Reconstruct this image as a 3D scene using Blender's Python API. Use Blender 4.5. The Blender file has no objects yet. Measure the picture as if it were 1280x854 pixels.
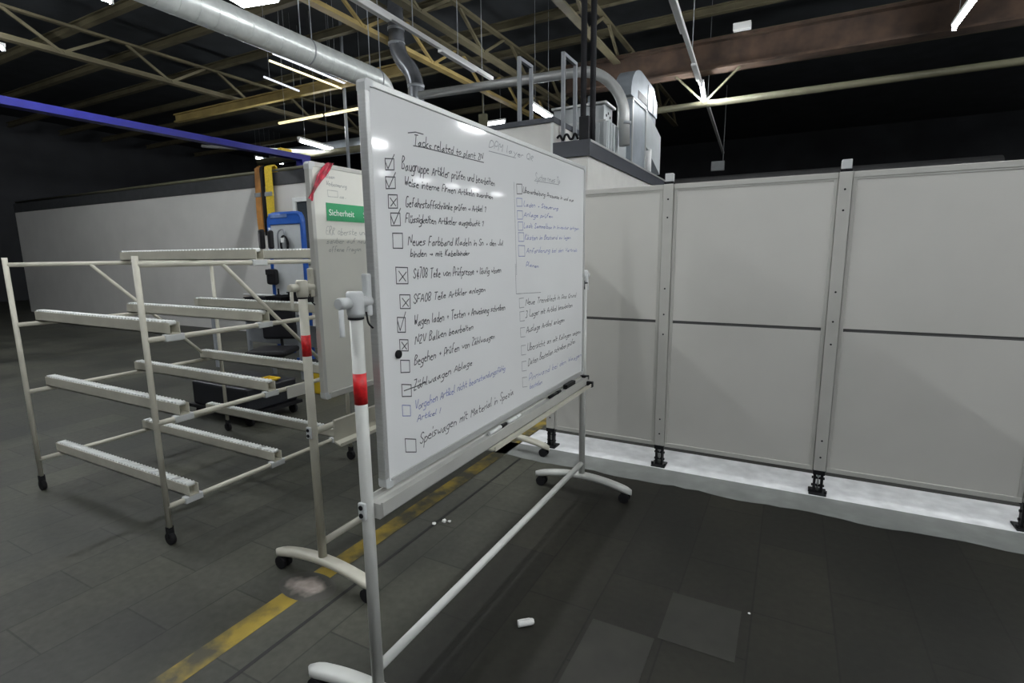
import bpy, bmesh, math, random
from mathutils import Vector, Matrix
random.seed(7)
C = bpy.context.scene
COL = C.collection

# ------------------------------------------------------------------ camera, world, exposure
CAM_H = 1.55
PITCH, ROLL, YAW, FPX = .1666, .0111, .4891, 652.6
fh = Vector((-math.sin(YAW), math.cos(YAW), 0)); rt = Vector((math.cos(YAW), math.sin(YAW), 0)); up = Vector((0, 0, 1))
Fv = fh*math.cos(PITCH) - up*math.sin(PITCH)
Uv = up*math.cos(PITCH) + fh*math.sin(PITCH)
cr, sr = math.cos(ROLL), math.sin(ROLL)
Rv, Uv = rt*cr - Uv*sr, Uv*cr + rt*sr
cd = bpy.data.cameras.new('camera'); cam = bpy.data.objects.new('camera', cd); COL.objects.link(cam)
cam.matrix_world = Matrix(((Rv.x, Uv.x, -Fv.x, 0), (Rv.y, Uv.y, -Fv.y, 0), (Rv.z, Uv.z, -Fv.z, CAM_H), (0, 0, 0, 1)))
cd.sensor_fit = 'HORIZONTAL'; cd.sensor_width = 36; cd.lens = 36*FPX/1280
cd.clip_start = .05; cd.clip_end = 200
C.camera = cam
w = bpy.data.worlds.new('world'); C.world = w; w.use_nodes = True
w.node_tree.nodes['Background'].inputs[0].default_value = (.75, .85, 1, 1)
w.node_tree.nodes['Background'].inputs[1].default_value = .02
C.view_settings.view_transform = 'Standard'; C.view_settings.look = 'None'
C.view_settings.exposure = 0.0; C.view_settings.gamma = 1; C.view_settings.use_curve_mapping = False
TUBE_POWER = 245.0

# ------------------------------------------------------------------ materials
def mat(name, col, rough=.5, metal=0., var=.12, scale=6., bump=0., coat=0., stretch=None, spec=.5):
    m = bpy.data.materials.new(name); m.use_nodes = True
    nt = m.node_tree; b = nt.nodes['Principled BSDF']
    b.inputs['Roughness'].default_value = rough; b.inputs['Metallic'].default_value = metal
    b.inputs['Coat Weight'].default_value = coat; b.inputs['Coat Roughness'].default_value = .06
    b.inputs['Specular IOR Level'].default_value = spec
    tc = nt.nodes.new('ShaderNodeTexCoord'); mp = nt.nodes.new('ShaderNodeMapping')
    nt.links.new(tc.outputs['Object'], mp.inputs[0])
    if stretch: mp.inputs['Scale'].default_value = stretch
    n = nt.nodes.new('ShaderNodeTexNoise'); n.inputs['Scale'].default_value = scale; n.inputs['Detail'].default_value = 5
    nt.links.new(mp.outputs[0], n.inputs['Vector'])
    r = nt.nodes.new('ShaderNodeValToRGB')
    r.color_ramp.elements[0].position = .3; r.color_ramp.elements[1].position = .7
    r.color_ramp.elements[0].color = (*[c*(1-var) for c in col], 1)
    r.color_ramp.elements[1].color = (*[min(1, c*(1+var)) for c in col], 1)
    nt.links.new(n.outputs[0], r.inputs[0]); nt.links.new(r.outputs[0], b.inputs['Base Color'])
    if bump:
        bp = nt.nodes.new('ShaderNodeBump'); bp.inputs['Strength'].default_value = bump; bp.inputs['Distance'].default_value = .01
        nt.links.new(n.outputs[0], bp.inputs['Height']); nt.links.new(bp.outputs[0], b.inputs['Normal'])
    return m
def emit(name, col, s):
    m = bpy.data.materials.new(name); m.use_nodes = True
    b = m.node_tree.nodes['Principled BSDF']
    b.inputs['Base Color'].default_value = (.8, .8, .8, 1)
    b.inputs['Emission Color'].default_value = (*col, 1); b.inputs['Emission Strength'].default_value = s
    return m
M = {}
M['white_paint'] = mat('white_powder_coat', (.62, .63, .60), .38, var=.05)
M['cream_paint'] = mat('cream_powder_coat', (.60, .58, .49), .4, var=.08)
M['board'] = mat('whiteboard_enamel', (.84, .85, .85), .07, var=.012, scale=2.5)
M['board_old'] = mat('used_whiteboard_enamel', (.80, .79, .72), .3, var=.05, scale=2.5)
M['alu'] = mat('brushed_aluminium', (.62, .63, .62), .42, .55, var=.06, stretch=(1, 30, 30))
M['plastic_grey'] = mat('light_grey_plastic', (.60, .62, .62), .4, var=.03)
M['plastic_black'] = mat('black_plastic', (.012, .012, .014), .5, var=.2, spec=.2)
M['rubber'] = mat('black_rubber', (.015, .015, .017), .7, var=.2, spec=.2)
M['red_tape'] = mat('red_reflective_tape', (.72, .02, .025), .4, var=.25, scale=60)
M['red_film'] = mat('red_barrier_film', (.42, .025, .05), .35, var=.7, scale=30)
M['ink_black'] = mat('black_marker_ink', (.06, .06, .07), .5, var=.5, scale=40)
M['ink_grey'] = mat('faded_grey_marker_ink', (.30, .31, .33), .5, var=.3, scale=40)
M['ink_faint'] = mat('faint_rubbed_ink', (.46, .46, .43), .5, var=.25, scale=40)
M['ink_blue'] = mat('blue_marker_ink', (.20, .23, .46), .5, var=.35, scale=40)
M['ink_green'] = mat('faint_green_marker_ink', (.50, .66, .62), .5, var=.1, scale=40)
M['sign_green'] = mat('sign_green', (.03, .33, .13), .45, var=.1)
M['sign_white'] = mat('sign_white', (.8, .82, .8), .5, var=.02)
M['panel'] = mat('partition_panel_board', (.645, .635, .595), .5, var=.045, scale=1.6)
M['tray'] = mat('aluminium_pen_tray', (.55, .55, .52), .4, .2, var=.05)
M['panel_frame'] = mat('partition_frame_grey', (.54, .535, .50), .45, var=.05)
M['groove'] = mat('dark_joint', (.10, .10, .10), .6)
M['duct'] = mat('galvanised_spiral_duct', (.74, .77, .75), .36, .35, var=.10, scale=9)
M['pale_pipe'] = mat('pale_grey_pipe', (.50, .51, .50), .35, .3, var=.08)
M['sheet'] = mat('galvanised_sheet', (.38, .42, .46), .5, .4, var=.15, scale=3)
M['machine_grey'] = mat('machine_grey_enamel', (.52, .55, .56), .45, var=.05)
M['rail_grey'] = mat('handrail_grey', (.30, .32, .34), .45, var=.08)
M['pipe_dark'] = mat('dark_pipe', (.22, .23, .25), .25, .5, var=.15)
M['deck_steel'] = mat('platform_steel_blue_grey', (.055, .06, .072), .5, var=.1)
M['beam_olive'] = mat('olive_roof_steel', (.11, .096, .055), .65, var=.2, scale=3)
M['beam_cream'] = mat('yellowed_truss_paint', (.36, .27, .10), .6, var=.2, scale=3)
M['beam_rust'] = mat('rusty_brown_girder', (.055, .032, .02), .75, var=.5, scale=3)
M['pipe_yellowish'] = mat('pale_yellow_pipe', (.13, .125, .08), .55, var=.15)
M['roof'] = mat('dark_roof_deck', (.035, .04, .045), .85, var=.2, scale=2)
M['darkwall'] = mat('dark_hall_wall', (.035, .037, .042), .8, var=.3, scale=.6)
M['whitewall'] = mat('white_painted_wall', (.68, .67, .64), .6, var=.04, scale=2)
M['darkband'] = mat('dark_wall_band', (.05, .052, .055), .6, var=.2)
M['yellow'] = mat('yellow_paint', (.75, .52, .03), .45, var=.15)
M['yellow_hose'] = mat('yellow_webbing', (.80, .57, .04), .6, var=.15, scale=30)
M['blue'] = mat('blue_frame_paint', (.03, .12, .48), .35, var=.1)
M['blue_deep'] = mat('blue_crane_paint', (.007, .009, .21), .5, var=.15)
M['orange'] = mat('orange_webbing', (.55, .25, .06), .6, var=.2)
M['trunk'] = mat('white_lamp_trunking', (.86, .86, .85), .4, var=.03)
M['paper'] = mat('white_litter_paper', (.80, .80, .78), .6, var=.05, scale=40)
M['cabin'] = mat('cabin_wall_cream', (.72, .71, .67), .55, var=.04)
M['screen'] = mat('grey_screen', (.22, .20, .21), .25, var=.1)
M['shelfbin'] = mat('dark_blue_bin', (.008, .009, .013), .45, var=.2)
M['wood'] = mat('workbench_top', (.33, .22, .12), .5, var=.2, stretch=(1, 12, 12))
M['tube'] = emit('lit_fluorescent_tube', (.95, .98, 1.0), TUBE_POWER)
M['tube_far'] = emit('ageing_fluorescent_tube', (.95, .98, 1.0), 70)
M['tube_warm'] = emit('dim_yellow_fluorescent_tube', (1.0, .86, .45), 1.25)
M['tube_dim'] = emit('dim_white_fluorescent_tube', (.85, .9, 1.0), .85)
M['skylight'] = emit('white_lit_diffuser', (.93, .97, 1.0), 16)

def floor_mat():
    m = bpy.data.materials.new('worn_dark_industrial_floor'); m.use_nodes = True
    nt = m.node_tree; b = nt.nodes['Principled BSDF']
    tc = nt.nodes.new('ShaderNodeTexCoord')
    n1 = nt.nodes.new('ShaderNodeTexNoise'); n1.inputs['Scale'].default_value = 1.1; n1.inputs['Detail'].default_value = 7
    n2 = nt.nodes.new('ShaderNodeTexNoise'); n2.inputs['Scale'].default_value = 28; n2.inputs['Detail'].default_value = 4
    br = nt.nodes.new('ShaderNodeTexBrick')
    br.offset = .5; br.inputs['Scale'].default_value = 1.0
    br.inputs['Brick Width'].default_value = .62; br.inputs['Row Height'].default_value = .31
    br.inputs['Mortar Size'].default_value = .004; br.inputs['Bias'].default_value = -.2
    br.inputs['Color1'].default_value = (.8, .8, .8, 1); br.inputs['Color2'].default_value = (1.2, 1.18, 1.1, 1); br.inputs['Mortar'].default_value = (.5, .5, .5, 1)
    mp = nt.nodes.new('ShaderNodeMapping'); mp.inputs['Rotation'].default_value = (0, 0, math.pi/2)
    mp.inputs['Location'].default_value = (.12, .05, 0)
    nt.links.new(tc.outputs['Object'], mp.inputs[0]); nt.links.new(mp.outputs[0], br.inputs['Vector'])
    nt.links.new(tc.outputs['Object'], n1.inputs['Vector']); nt.links.new(tc.outputs['Object'], n2.inputs['Vector'])
    r = nt.nodes.new('ShaderNodeValToRGB')
    r.color_ramp.elements[0].position = .32; r.color_ramp.elements[1].position = .68
    r.color_ramp.elements[0].color = (.0115, .0115, .0095, 1); r.color_ramp.elements[1].color = (.029, .028, .022, 1)
    nt.links.new(n1.outputs[0], r.inputs[0])
    mx = nt.nodes.new('ShaderNodeMix'); mx.data_type = 'RGBA'; mx.blend_type = 'MULTIPLY'; mx.inputs[0].default_value = .9
    nt.links.new(r.outputs[0], mx.inputs[6]); nt.links.new(br.outputs['Color'], mx.inputs[7])
    mx2 = nt.nodes.new('ShaderNodeMix'); mx2.data_type = 'RGBA'; mx2.blend_type = 'OVERLAY'; mx2.inputs[0].default_value = .35
    nt.links.new(mx.outputs[2], mx2.inputs[6]); nt.links.new(n2.outputs[0], mx2.inputs[7])
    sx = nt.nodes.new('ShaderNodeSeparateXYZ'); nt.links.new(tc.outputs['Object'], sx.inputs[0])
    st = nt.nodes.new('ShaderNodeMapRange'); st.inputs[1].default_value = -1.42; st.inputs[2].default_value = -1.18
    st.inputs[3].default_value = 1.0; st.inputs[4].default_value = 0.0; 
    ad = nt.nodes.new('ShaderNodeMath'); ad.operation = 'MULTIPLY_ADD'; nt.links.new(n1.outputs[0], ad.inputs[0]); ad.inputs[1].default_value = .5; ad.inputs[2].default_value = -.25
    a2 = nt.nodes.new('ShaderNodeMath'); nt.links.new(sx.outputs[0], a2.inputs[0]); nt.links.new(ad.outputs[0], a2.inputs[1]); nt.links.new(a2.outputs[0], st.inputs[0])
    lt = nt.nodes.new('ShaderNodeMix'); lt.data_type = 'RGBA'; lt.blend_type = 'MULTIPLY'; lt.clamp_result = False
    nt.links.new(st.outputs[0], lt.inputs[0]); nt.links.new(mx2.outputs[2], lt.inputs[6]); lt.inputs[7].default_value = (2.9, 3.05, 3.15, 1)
    b.inputs['Specular IOR Level'].default_value = .3
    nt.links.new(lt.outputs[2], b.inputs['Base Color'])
    rr = nt.nodes.new('ShaderNodeMapRange'); rr.inputs[3].default_value = .42; rr.inputs[4].default_value = .75
    nt.links.new(n1.outputs[0], rr.inputs[0]); nt.links.new(rr.outputs[0], b.inputs['Roughness'])
    bp = nt.nodes.new('ShaderNodeBump'); bp.inputs['Strength'].default_value = .12; bp.inputs['Distance'].default_value = .004
    nt.links.new(n2.outputs[0], bp.inputs['Height']); nt.links.new(bp.outputs[0], b.inputs['Normal'])
    return m
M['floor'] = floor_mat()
def worn(name, col, under, lo, hi, scale):
    """paint worn through to the floor in patches of its own"""
    m = mat(name, col, .6, var=.15, scale=9)
    nt = m.node_tree; b = nt.nodes['Principled BSDF']
    src = b.inputs['Base Color'].links[0].from_socket
    tc = nt.nodes.new('ShaderNodeTexCoord'); n = nt.nodes.new('ShaderNodeTexNoise'); n.inputs['Scale'].default_value = scale; n.inputs['Detail'].default_value = 8
    nt.links.new(tc.outputs['Object'], n.inputs['Vector'])
    mr = nt.nodes.new('ShaderNodeMapRange'); mr.inputs[1].default_value = lo; mr.inputs[2].default_value = hi
    nt.links.new(n.outputs[0], mr.inputs[0])
    mx = nt.nodes.new('ShaderNodeMix'); mx.data_type = 'RGBA'
    nt.links.new(mr.outputs[0], mx.inputs[0]); mx.inputs[6].default_value = (*under, 1); nt.links.new(src, mx.inputs[7])
    nt.links.new(mx.outputs[2], b.inputs['Base Color'])
    return m
M['yellow_line'] = worn('worn_yellow_floor_line', (.34, .24, .025), (.062, .058, .034), .40, .60, 6)
M['white_line'] = worn('white_floor_paint', (.80, .81, .82), (.62, .63, .63), .2, .42, 3)
M['grey_line'] = worn('grey_floor_paint', (.24, .25, .24), (.19, .195, .19), .3, .55, 3)
def stain():
    """pale spilt patch, densest in the middle, thinning out to the bare floor"""
    m = mat('pale_floor_stain', (.42, .36, .32), .6, var=.2, scale=20); nt = m.node_tree; b = nt.nodes['Principled BSDF']
    src = b.inputs['Base Color'].links[0].from_socket
    tc = nt.nodes.new('ShaderNodeTexCoord'); mp = nt.nodes.new('ShaderNodeMapping'); mp.inputs['Scale'].default_value = (6.2, 10, 1)
    nt.links.new(tc.outputs['Object'], mp.inputs[0])
    ln = nt.nodes.new('ShaderNodeVectorMath'); ln.operation = 'LENGTH'; nt.links.new(mp.outputs[0], ln.inputs[0])
    n = nt.nodes.new('ShaderNodeTexNoise'); n.inputs['Scale'].default_value = 14; nt.links.new(tc.outputs['Object'], n.inputs['Vector'])
    ad = nt.nodes.new('ShaderNodeMath'); nt.links.new(ln.outputs['Value'], ad.inputs[0]); nt.links.new(n.outputs[0], ad.inputs[1])
    mr = nt.nodes.new('ShaderNodeMapRange'); mr.inputs[1].default_value = .8; mr.inputs[2].default_value = 1.25
    nt.links.new(ad.outputs[0], mr.inputs[0])
    mx = nt.nodes.new('ShaderNodeMix'); mx.data_type = 'RGBA'; nt.links.new(mr.outputs[0], mx.inputs[0]); nt.links.new(src, mx.inputs[6]); mx.inputs[7].default_value = (.066, .064, .054, 1)
    nt.links.new(mx.outputs[2], b.inputs['Base Color']); return m
M['stain'] = stain()
M['seam'] = mat('dark_floor_seam', (.012, .012, .011), .7)
M['tile_patch'] = mat('lighter_floor_tile', (.025, .0245, .0195), .6, var=.2, scale=7)

# ------------------------------------------------------------------ mesh helpers
class MB:
    def __init__(s): s.bm = bmesh.new()
    def box(s, lo, hi, bev=0., seg=2):
        lo, hi = Vector(lo), Vector(hi)
        t = bmesh.new(); bmesh.ops.create_cube(t, size=1)
        d = hi-lo; c = (hi+lo)/2
        for v in t.verts: v.co = Vector((v.co.x*d.x, v.co.y*d.y, v.co.z*d.z)) + c
        if bev: bmesh.ops.bevel(t, geom=t.edges[:], offset=bev, segments=seg, affect='EDGES', profile=.5)
        return s._add(t)
    def _add(s, t):
        me = bpy.data.meshes.new('tmp'); t.to_mesh(me); t.free(); s.bm.from_mesh(me); bpy.data.meshes.remove(me); return s
    def obox(s, p0, p1, w, h, upv=(0, 0, 1), bev=0.):
        """bar of section w x h along p0-p1"""
        p0, p1 = Vector(p0), Vector(p1); d = p1-p0; L = d.length; d.normalize()
        u = Vector(upv)
        if abs(d.dot(u)) > .99: u = Vector((0, 1, 0))
        sx = d.cross(u).normalized(); sz = sx.cross(d).normalized()
        t = bmesh.new(); bmesh.ops.create_cube(t, size=1)
        for v in t.verts: v.co = Vector((v.co.x*w, v.co.y*L, v.co.z*h))
        if bev: bmesh.ops.bevel(t, geom=t.edges[:], offset=bev, segments=2, affect='EDGES', profile=.5)
        mm = Matrix(((sx.x, d.x, sz.x), (sx.y, d.y, sz.y), (sx.z, d.z, sz.z)))
        for v in t.verts: v.co = mm @ v.co + (p0+p1)/2
        return s._add(t)
    def tube(s, pts, r, n=14, cap=True, radii=None):
        pts = [Vector(p) for p in pts]
        rings = []; prev = None
        for i, p in enumerate(pts):
            if i == 0: d = pts[1]-p
            elif i == len(pts)-1: d = p-pts[i-1]
            else: d = (pts[i+1]-p).normalized() + (p-pts[i-1]).normalized()
            d.normalize()
            if prev is None:
                a = Vector((0, 0, 1)) if abs(d.z) < .9 else Vector((1, 0, 0))
                u = d.cross(a).normalized()
            else:
                u = (prev - d*prev.dot(d)).normalized()
            prev = u; v = d.cross(u)
            k = 1.
            if 0 < i < len(pts)-1:
                c_ = max(.3, (pts[i]-pts[i-1]).normalized().dot(d)); k = 1.
            rad = radii[i] if radii else r
            rings.append([s.bm.verts.new(p + (u*math.cos(2*math.pi*j/n) + v*math.sin(2*math.pi*j/n))*rad*k) for j in range(n)])
        for a, b in zip(rings, rings[1:]):
            for j in range(n):
                f = s.bm.faces.new((a[j], a[(j+1) % n], b[(j+1) % n], b[j])); f.smooth = True
        if cap:
            s.bm.faces.new(rings[0][::-1]); s.bm.faces.new(rings[-1])
        return s
    def prism(s, prof, axis, a, b):
        """closed 2-D profile extruded along an axis ('x': (y,z), 'y': (x,z), 'z': (x,y))"""
        def P(q, t):
            return {'x': (t, q[0], q[1]), 'y': (q[0], t, q[1]), 'z': (q[0], q[1], t)}[axis]
        A = [s.bm.verts.new(P(q, a)) for q in prof]; B = [s.bm.verts.new(P(q, b)) for q in prof]
        n = len(prof)
        for j in range(n): s.bm.faces.new((A[j], A[(j+1) % n], B[(j+1) % n], B[j]))
        s.bm.faces.new(A[::-1]); s.bm.faces.new(B)
        return s
    def build(s, name, m, parent=None, loc=None):
        bmesh.ops.recalc_face_normals(s.bm, faces=s.bm.faces[:])
        me = bpy.data.meshes.new(name); s.bm.to_mesh(me); s.bm.free()
        me.materials.append(m)
        o = bpy.data.objects.new(name, me); COL.objects.link(o)
        if parent: o.parent = parent
        if loc: o.location = loc
        return o
def bend(pts, r, n=8):
    """round the corners of a polyline"""
    pts = [Vector(p) for p in pts]; out = [pts[0]]
    for a, b, c in zip(pts, pts[1:], pts[2:]):
        d1 = (a-b).normalized(); d2 = (c-b).normalized()
        rr = min(r, (a-b).length*.49, (c-b).length*.49)
        p, q = b+d1*rr, b+d2*rr
        for i in range(n+1):
            t = i/n; out.append(p*(1-t)**2 + b*2*t*(1-t) + q*t*t)
    out.append(pts[-1]); return out
def tag(o, label, cat, group=None):
    o['label'] = label; o['category'] = cat
    if group: o['group'] = group
    return o
def empty(name, loc, label, cat, group=None, rz=0):
    o = bpy.data.objects.new(name, None); COL.objects.link(o); o.location = loc; o.rotation_euler = (0, 0, rz)
    o.empty_display_size = .1
    return tag(o, label, cat, group)
def copy_tree(o, loc, label, parent=None):
    c = o.copy(); COL.objects.link(c)
    if parent: c.parent = parent
    else: c.location = loc; c['label'] = label
    for ch in o.children: copy_tree(ch, None, None, c)
    return c
def struct(o): o['kind'] = 'structure'; return o

# ------------------------------------------------------------------ the hall
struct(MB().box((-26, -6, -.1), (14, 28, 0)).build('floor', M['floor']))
struct(MB().box((-26, -6, 6.75), (14, 28, 6.85)).build('ceiling', M['roof']))
struct(MB().box((-26, 27.8, 0), (14, 28, 6.75)).build('wall_back', M['darkwall']))
struct(MB().box((-26, -6, 0), (-25.8, 27.8, 6.75)).build('wall_left', M['darkwall']))
# floor paint
struct(MB().box((-1.995, -1.5, 0), (-1.885, 14, .0012)).build('trim_1', M['yellow_line']))
struct(MB().box((-1.9, 3.66, 0), (3.4, 4.05, .0012)).build('trim_2', M['white_line']))
g = MB()
xs = [-2.2+i*.08 for i in range(71)]
lo = [(x, 3.40+.012*math.sin(x*9)+random.uniform(-.01, .01)) for x in xs]
g.prism(lo+[(3.4, 3.66), (-2.2, 3.66)], 'z', 0, .0012); struct(g.build('trim_3', M['grey_line']))
struct(MB().box((-1.748, -1.5, 0), (-1.730, 3.38, .0008)).build('trim_4', M['seam']))
g = MB(); bmesh.ops.create_circle(g.bm, cap_ends=True, segments=32, radius=.16)
for v in g.bm.verts: v.co.y *= .62; v.co.z = .0022
struct(g.build('trim_5', M['stain'], loc=(-1.93, 1.53, 0)))
struct(MB().box((-.65, 1.40, 0), (-.39, 1.935, .0009)).build('trim_6', M['tile_patch']))
struct(MB().box((-.38, 1.945, 0), (-.09, 2.27, .0009)).build('trim_7', M['tile_patch']))

# white side wall with dark band, rail and window, left behind the rack
struct(MB().box((-20, 7.0, 0), (-7.55, 7.12, 2.88)).build('wall_side', M['whitewall']))
struct(MB().box((-20, 6.985, 2.88), (-7.55, 7.135, 3.12)).build('trim_8', M['darkband']))
struct(MB().tube([(-20, 7.06, 3.17), (-7.55, 7.06, 3.17)], .03).build('trim_9', M['pipe_yellowish']))
g = MB()
for lo_, hi_ in [((-8.3, 6.94, 1.4), (-8.22, 7.0, 2.62)), ((-7.66, 6.94, 1.4), (-7.58, 7.0, 2.62)), ((-8.22, 6.94, 2.54), (-7.66, 7.0, 2.62)), ((-8.22, 6.94, 1.4), (-7.66, 7.0, 1.48))]:
    g.box(lo_, hi_, .006)
wf = struct(g.build('window_1', M['sign_white']))
MB().box((-8.22, 6.975, 1.48), (-7.66, 6.99, 2.54)).build('pane', mat('dark_window_glass', (.06, .07, .08), .12), wf)
# a free end of the hall roofed in daylight
def roof_steel():
    k = 0
    names = ['nearest', 'second nearest', 'third nearest', 'fourth nearest', 'fifth nearest', 'sixth nearest', 'farthest']
    for i, y in enumerate([5.9, 7.2, 8.6, 10.05, 11.4, 13.0, 15.0]):
        b = MB(); x0, x1 = -24, 6
        b.box((x0, y-.06, 6.13), (x1, y+.06, 6.15)); b.box((x0, y-.01, 6.02), (x1, y+.01, 6.13)); b.box((x0, y-.06, 6.0), (x1, y+.06, 6.02))
        tag(b.build('roof_purlin', M['beam_olive']), 'olive steel purlin across the dark roof, ' + names[i] + ' to the camera', 'beam', 'roof purlins')
    for x, m_, lab in [(-6.83, 'beam_cream', 'yellowed lattice truss running into the hall beside the dark pipe'), (-5.62, 'beam_olive', 'olive lattice truss running into the hall above the white lamp rail'),
                       (-3.47, 'beam_olive', 'olive lattice truss running into the hall near the black cables'), (-12.6, 'beam_olive', 'olive lattice truss over the left side of the hall')]:
        t = empty('roof_truss', (x, 3.5, 5.4), lab, 'beam', 'roof trusses')
        L = 14
        b = MB(); b.box((-.075, 0, -.01), (.075, L, .015)); b.box((-.012, 0, .015), (.012, L, .10)); b.build('bottom_chord', M[m_], t)
        MB().box((-.05, 0, .54), (.05, L, .585)).build('top_chord', M['beam_olive'], t)
        b = MB(); n = 7
        for j in range(n):
            y0 = j*L/n; y1 = (j+.5)*L/n; y2 = (j+1)*L/n
            b.obox((0, y0+.02, .05), (0, y0+.42*(y2-y0), .545), .05, .05); b.obox((0, y0+.58*(y2-y0), .545), (0, y2-.02, .05), .05, .05)
        b.build('lattice_web', M[m_], t)
roof_steel()
t = empty('roof_girder', (0, 11.3, 4.95), 'heavy rusty brown steel girder crossing above the right lamp', 'beam')
b = MB(); b.box((-4.6, -.16, .5), (7, .16, .55)); b.build('top_flange', M['beam_rust'], t)
MB().box((-4.6, -.02, .04), (7, .02, .5)).build('web', M['beam_rust'], t)
MB().box((-4.6, -.16, 0), (7, .16, .04)).build('bottom_flange', M['beam_rust'], t)
tag(MB().box((-1.24, 11.02, 5.52), (-.94, 11.16, 5.64), .01).build('junction_box', M['trunk']), 'small white box on top of the rusty brown girder', 'box')
b = MB(); b.box((-15, 8.9, 5.15), (-7.0, 9.02, 5.19)); b.box((-15, 8.95, 5.19), (-7.0, 8.97, 5.33)); b.box((-15, 8.9, 5.33), (-7, 9.02, 5.36))
tag(b.build('cross_beam', M['beam_cream']), 'yellowed steel cross beam under the roof left of the big duct', 'beam')

# ------------------------------------------------------------------ lamps
def lamp(p0, p1, label, group=None, m='tube', r=.022, hang=6.75, housing=True, name='fluorescent_lamp'):
    p0, p1 = Vector(p0), Vector(p1); c = (p0+p1)/2
    t = empty(name, c, label, 'lamp', group)
    MB().tube([p0-c, p1-c], r, 8).build('tube', M[m], t)
    if housing:
        d = (p1-p0).normalized()*.04
        b = MB(); b.obox(p0-c-d+Vector((0, 0, .065)), p1-c+d+Vector((0, 0, .065)), .07, .05)
        for q in (p0-c-d*.5, p1-c+d*.5): b.obox(q+Vector((0, 0, -.03)), q+Vector((0, 0, .06)), .05, .03)
        b.build('housing', M['trunk'], t)
    if hang:
        z0 = .09 if housing else .02
        for q in (.15, .85):
            s_ = (p0-c).lerp(p1-c, q)
            MB().tube([s_+Vector((0, 0, z0)), s_+Vector((0, 0, hang-c.z))], .004, 6).build('hanger_rod', M['rail_grey'], t)
    return t
lamp((-1.67, 10.6, 4.53), (-1.80, 11.8, 4.53), 'bright lit tube lamp on the right lamp rail below the rusty girder', hang=0, r=.026)
lamp((-4.40, 9.15, 4.2), (-4.46, 10.15, 4.2), 'bright lit tube lamp behind the grey railings, left of the black cables', r=.03)
lamp((-10.34, 9.0, 4.2), (-10.52, 10.15, 4.2), 'bright lit tube lamp above the blue crane', r=.03)
lamp((-10.75, 8.8, 4.6), (-9.35, 8.8, 4.6), 'long dim yellow tube lamp, left one of the crosswise pair', m='tube_warm', r=.03, housing=False)
lamp((-9.25, 8.8, 4.6), (-8.0, 8.8, 4.6), 'long dim yellow tube lamp, right one of the crosswise pair next to the whiteboard', m='tube_warm', r=.03, housing=False)
lamp((-8.62, 7.05, 5.2), (-8.75, 8.95, 5.2), 'dim white tube lamp lengthwise below the big duct', m='tube_dim', r=.022, housing=False)
lamp((-8.86, 7.15, 5.15), (-8.94, 9.0, 5.15), 'dim yellow tube lamp lengthwise below the big duct', m='tube_warm', r=.022, housing=False)
lamp((-9.87, 7.8, 5.2), (-10.02, 8.8, 5.2), 'dim white tube lamp above the yellowed cross beam, left of the others', m='tube_dim', r=.022, housing=False)
lamp((-8.56, 6.3, 5.2), (-8.57, 6.95, 5.2), 'short dim white tube lamp under the left end of the big duct', m='tube_dim', r=.022, housing=False)
lamp((-8.0, 13.3, 5.12), (-7.25, 13.3, 5.12), 'far lit tube lamp peeking over the top edge of the whiteboard', r=.05, m='skylight')
tag(MB().box((-7.52, 12.4, 4.75), (-7.3, 12.5, 5.16)).tube([(-7.41, 12.45, 5.16), (-7.41, 12.45, 6.75)], .02, 8).build('hanging_post', M['pipe_yellowish']), 'short cream hanging post in front of the lamp over the whiteboard top', 'post')
# rows further right over the hall: they light the place and mirror in the whiteboard
lamp((4.85, 10.9, 4.6), (4.9, 12.2, 4.6), 'lit tube lamp mirrored brightest along the whiteboard top edge', 'lamps over the right of the hall')
lamp((8.2, 11.2, 4.6), (8.2, 12.0, 4.6), 'lit tube lamp mirrored at the left edge of the whiteboard', 'lamps over the right of the hall')
for k, (y0, y1) in enumerate([(15.3, 16.4), (17.6, 19.0), (19.9, 21.1), (21.8, 23.0), (23.9, 25.2)]):
    lamp((11.6, y0, 4.6), (11.6, y1-.35, 4.6), 'far lit tube lamp, ' + ['first', 'second', 'third', 'fourth', 'fifth'][k] + ' from the left in the whiteboard reflection', 'lamps over the right of the hall', m='tube_far', r=.018)
for x, y in [(1.8, -3.6), (3.4, -1.5), (3.4, 1.2), (3.4, 4.6), (4.9, -2.2), (4.9, 1.6), (4.9, 5.2), (-1.5, 2.3), (-1.5, -2.6), (1.8, 6.3), (1.8, 8.8), (-4.88, -2.6), (-4.88, .8)]:  # unseen lamps added to brighten the boards, partition, cabin and floor
    lamp((x, y, 4.62), (x, y+1.2, 4.62), 'unseen lit tube lamp added over the hall for its light', 'unseen lamps added over the camera side')
for x in (-8.2, -11.5):
    for y in (.6, 3.0):
        lamp((x, y, 4.9), (x, y+1.2, 4.9), 'lit tube lamp hanging over the left aisle outside the view', 'lamps over the left aisle')
b = MB(); b.obox((-8.1, 5.9, 5.55), (-7.45, 6.05, 5.55), .55, .02)
t = empty('high_bay_lamp', (0, 0, 0), 'big white lit panel lamp in the upper left above the duct', 'lamp')
b.build('diffuser', M['skylight'], t)
b = MB(); b.obox((-8.12, 5.895, 5.60), (-7.43, 6.055, 5.60), .59, .07); b.build('housing', M['trunk'], t)
b = MB(); b.tube([(-7.8, 5.97, 5.63), (-7.8, 5.97, 6.75)], .008, 6); b.build('hanger_rod', M['rail_grey'], t)

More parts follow.
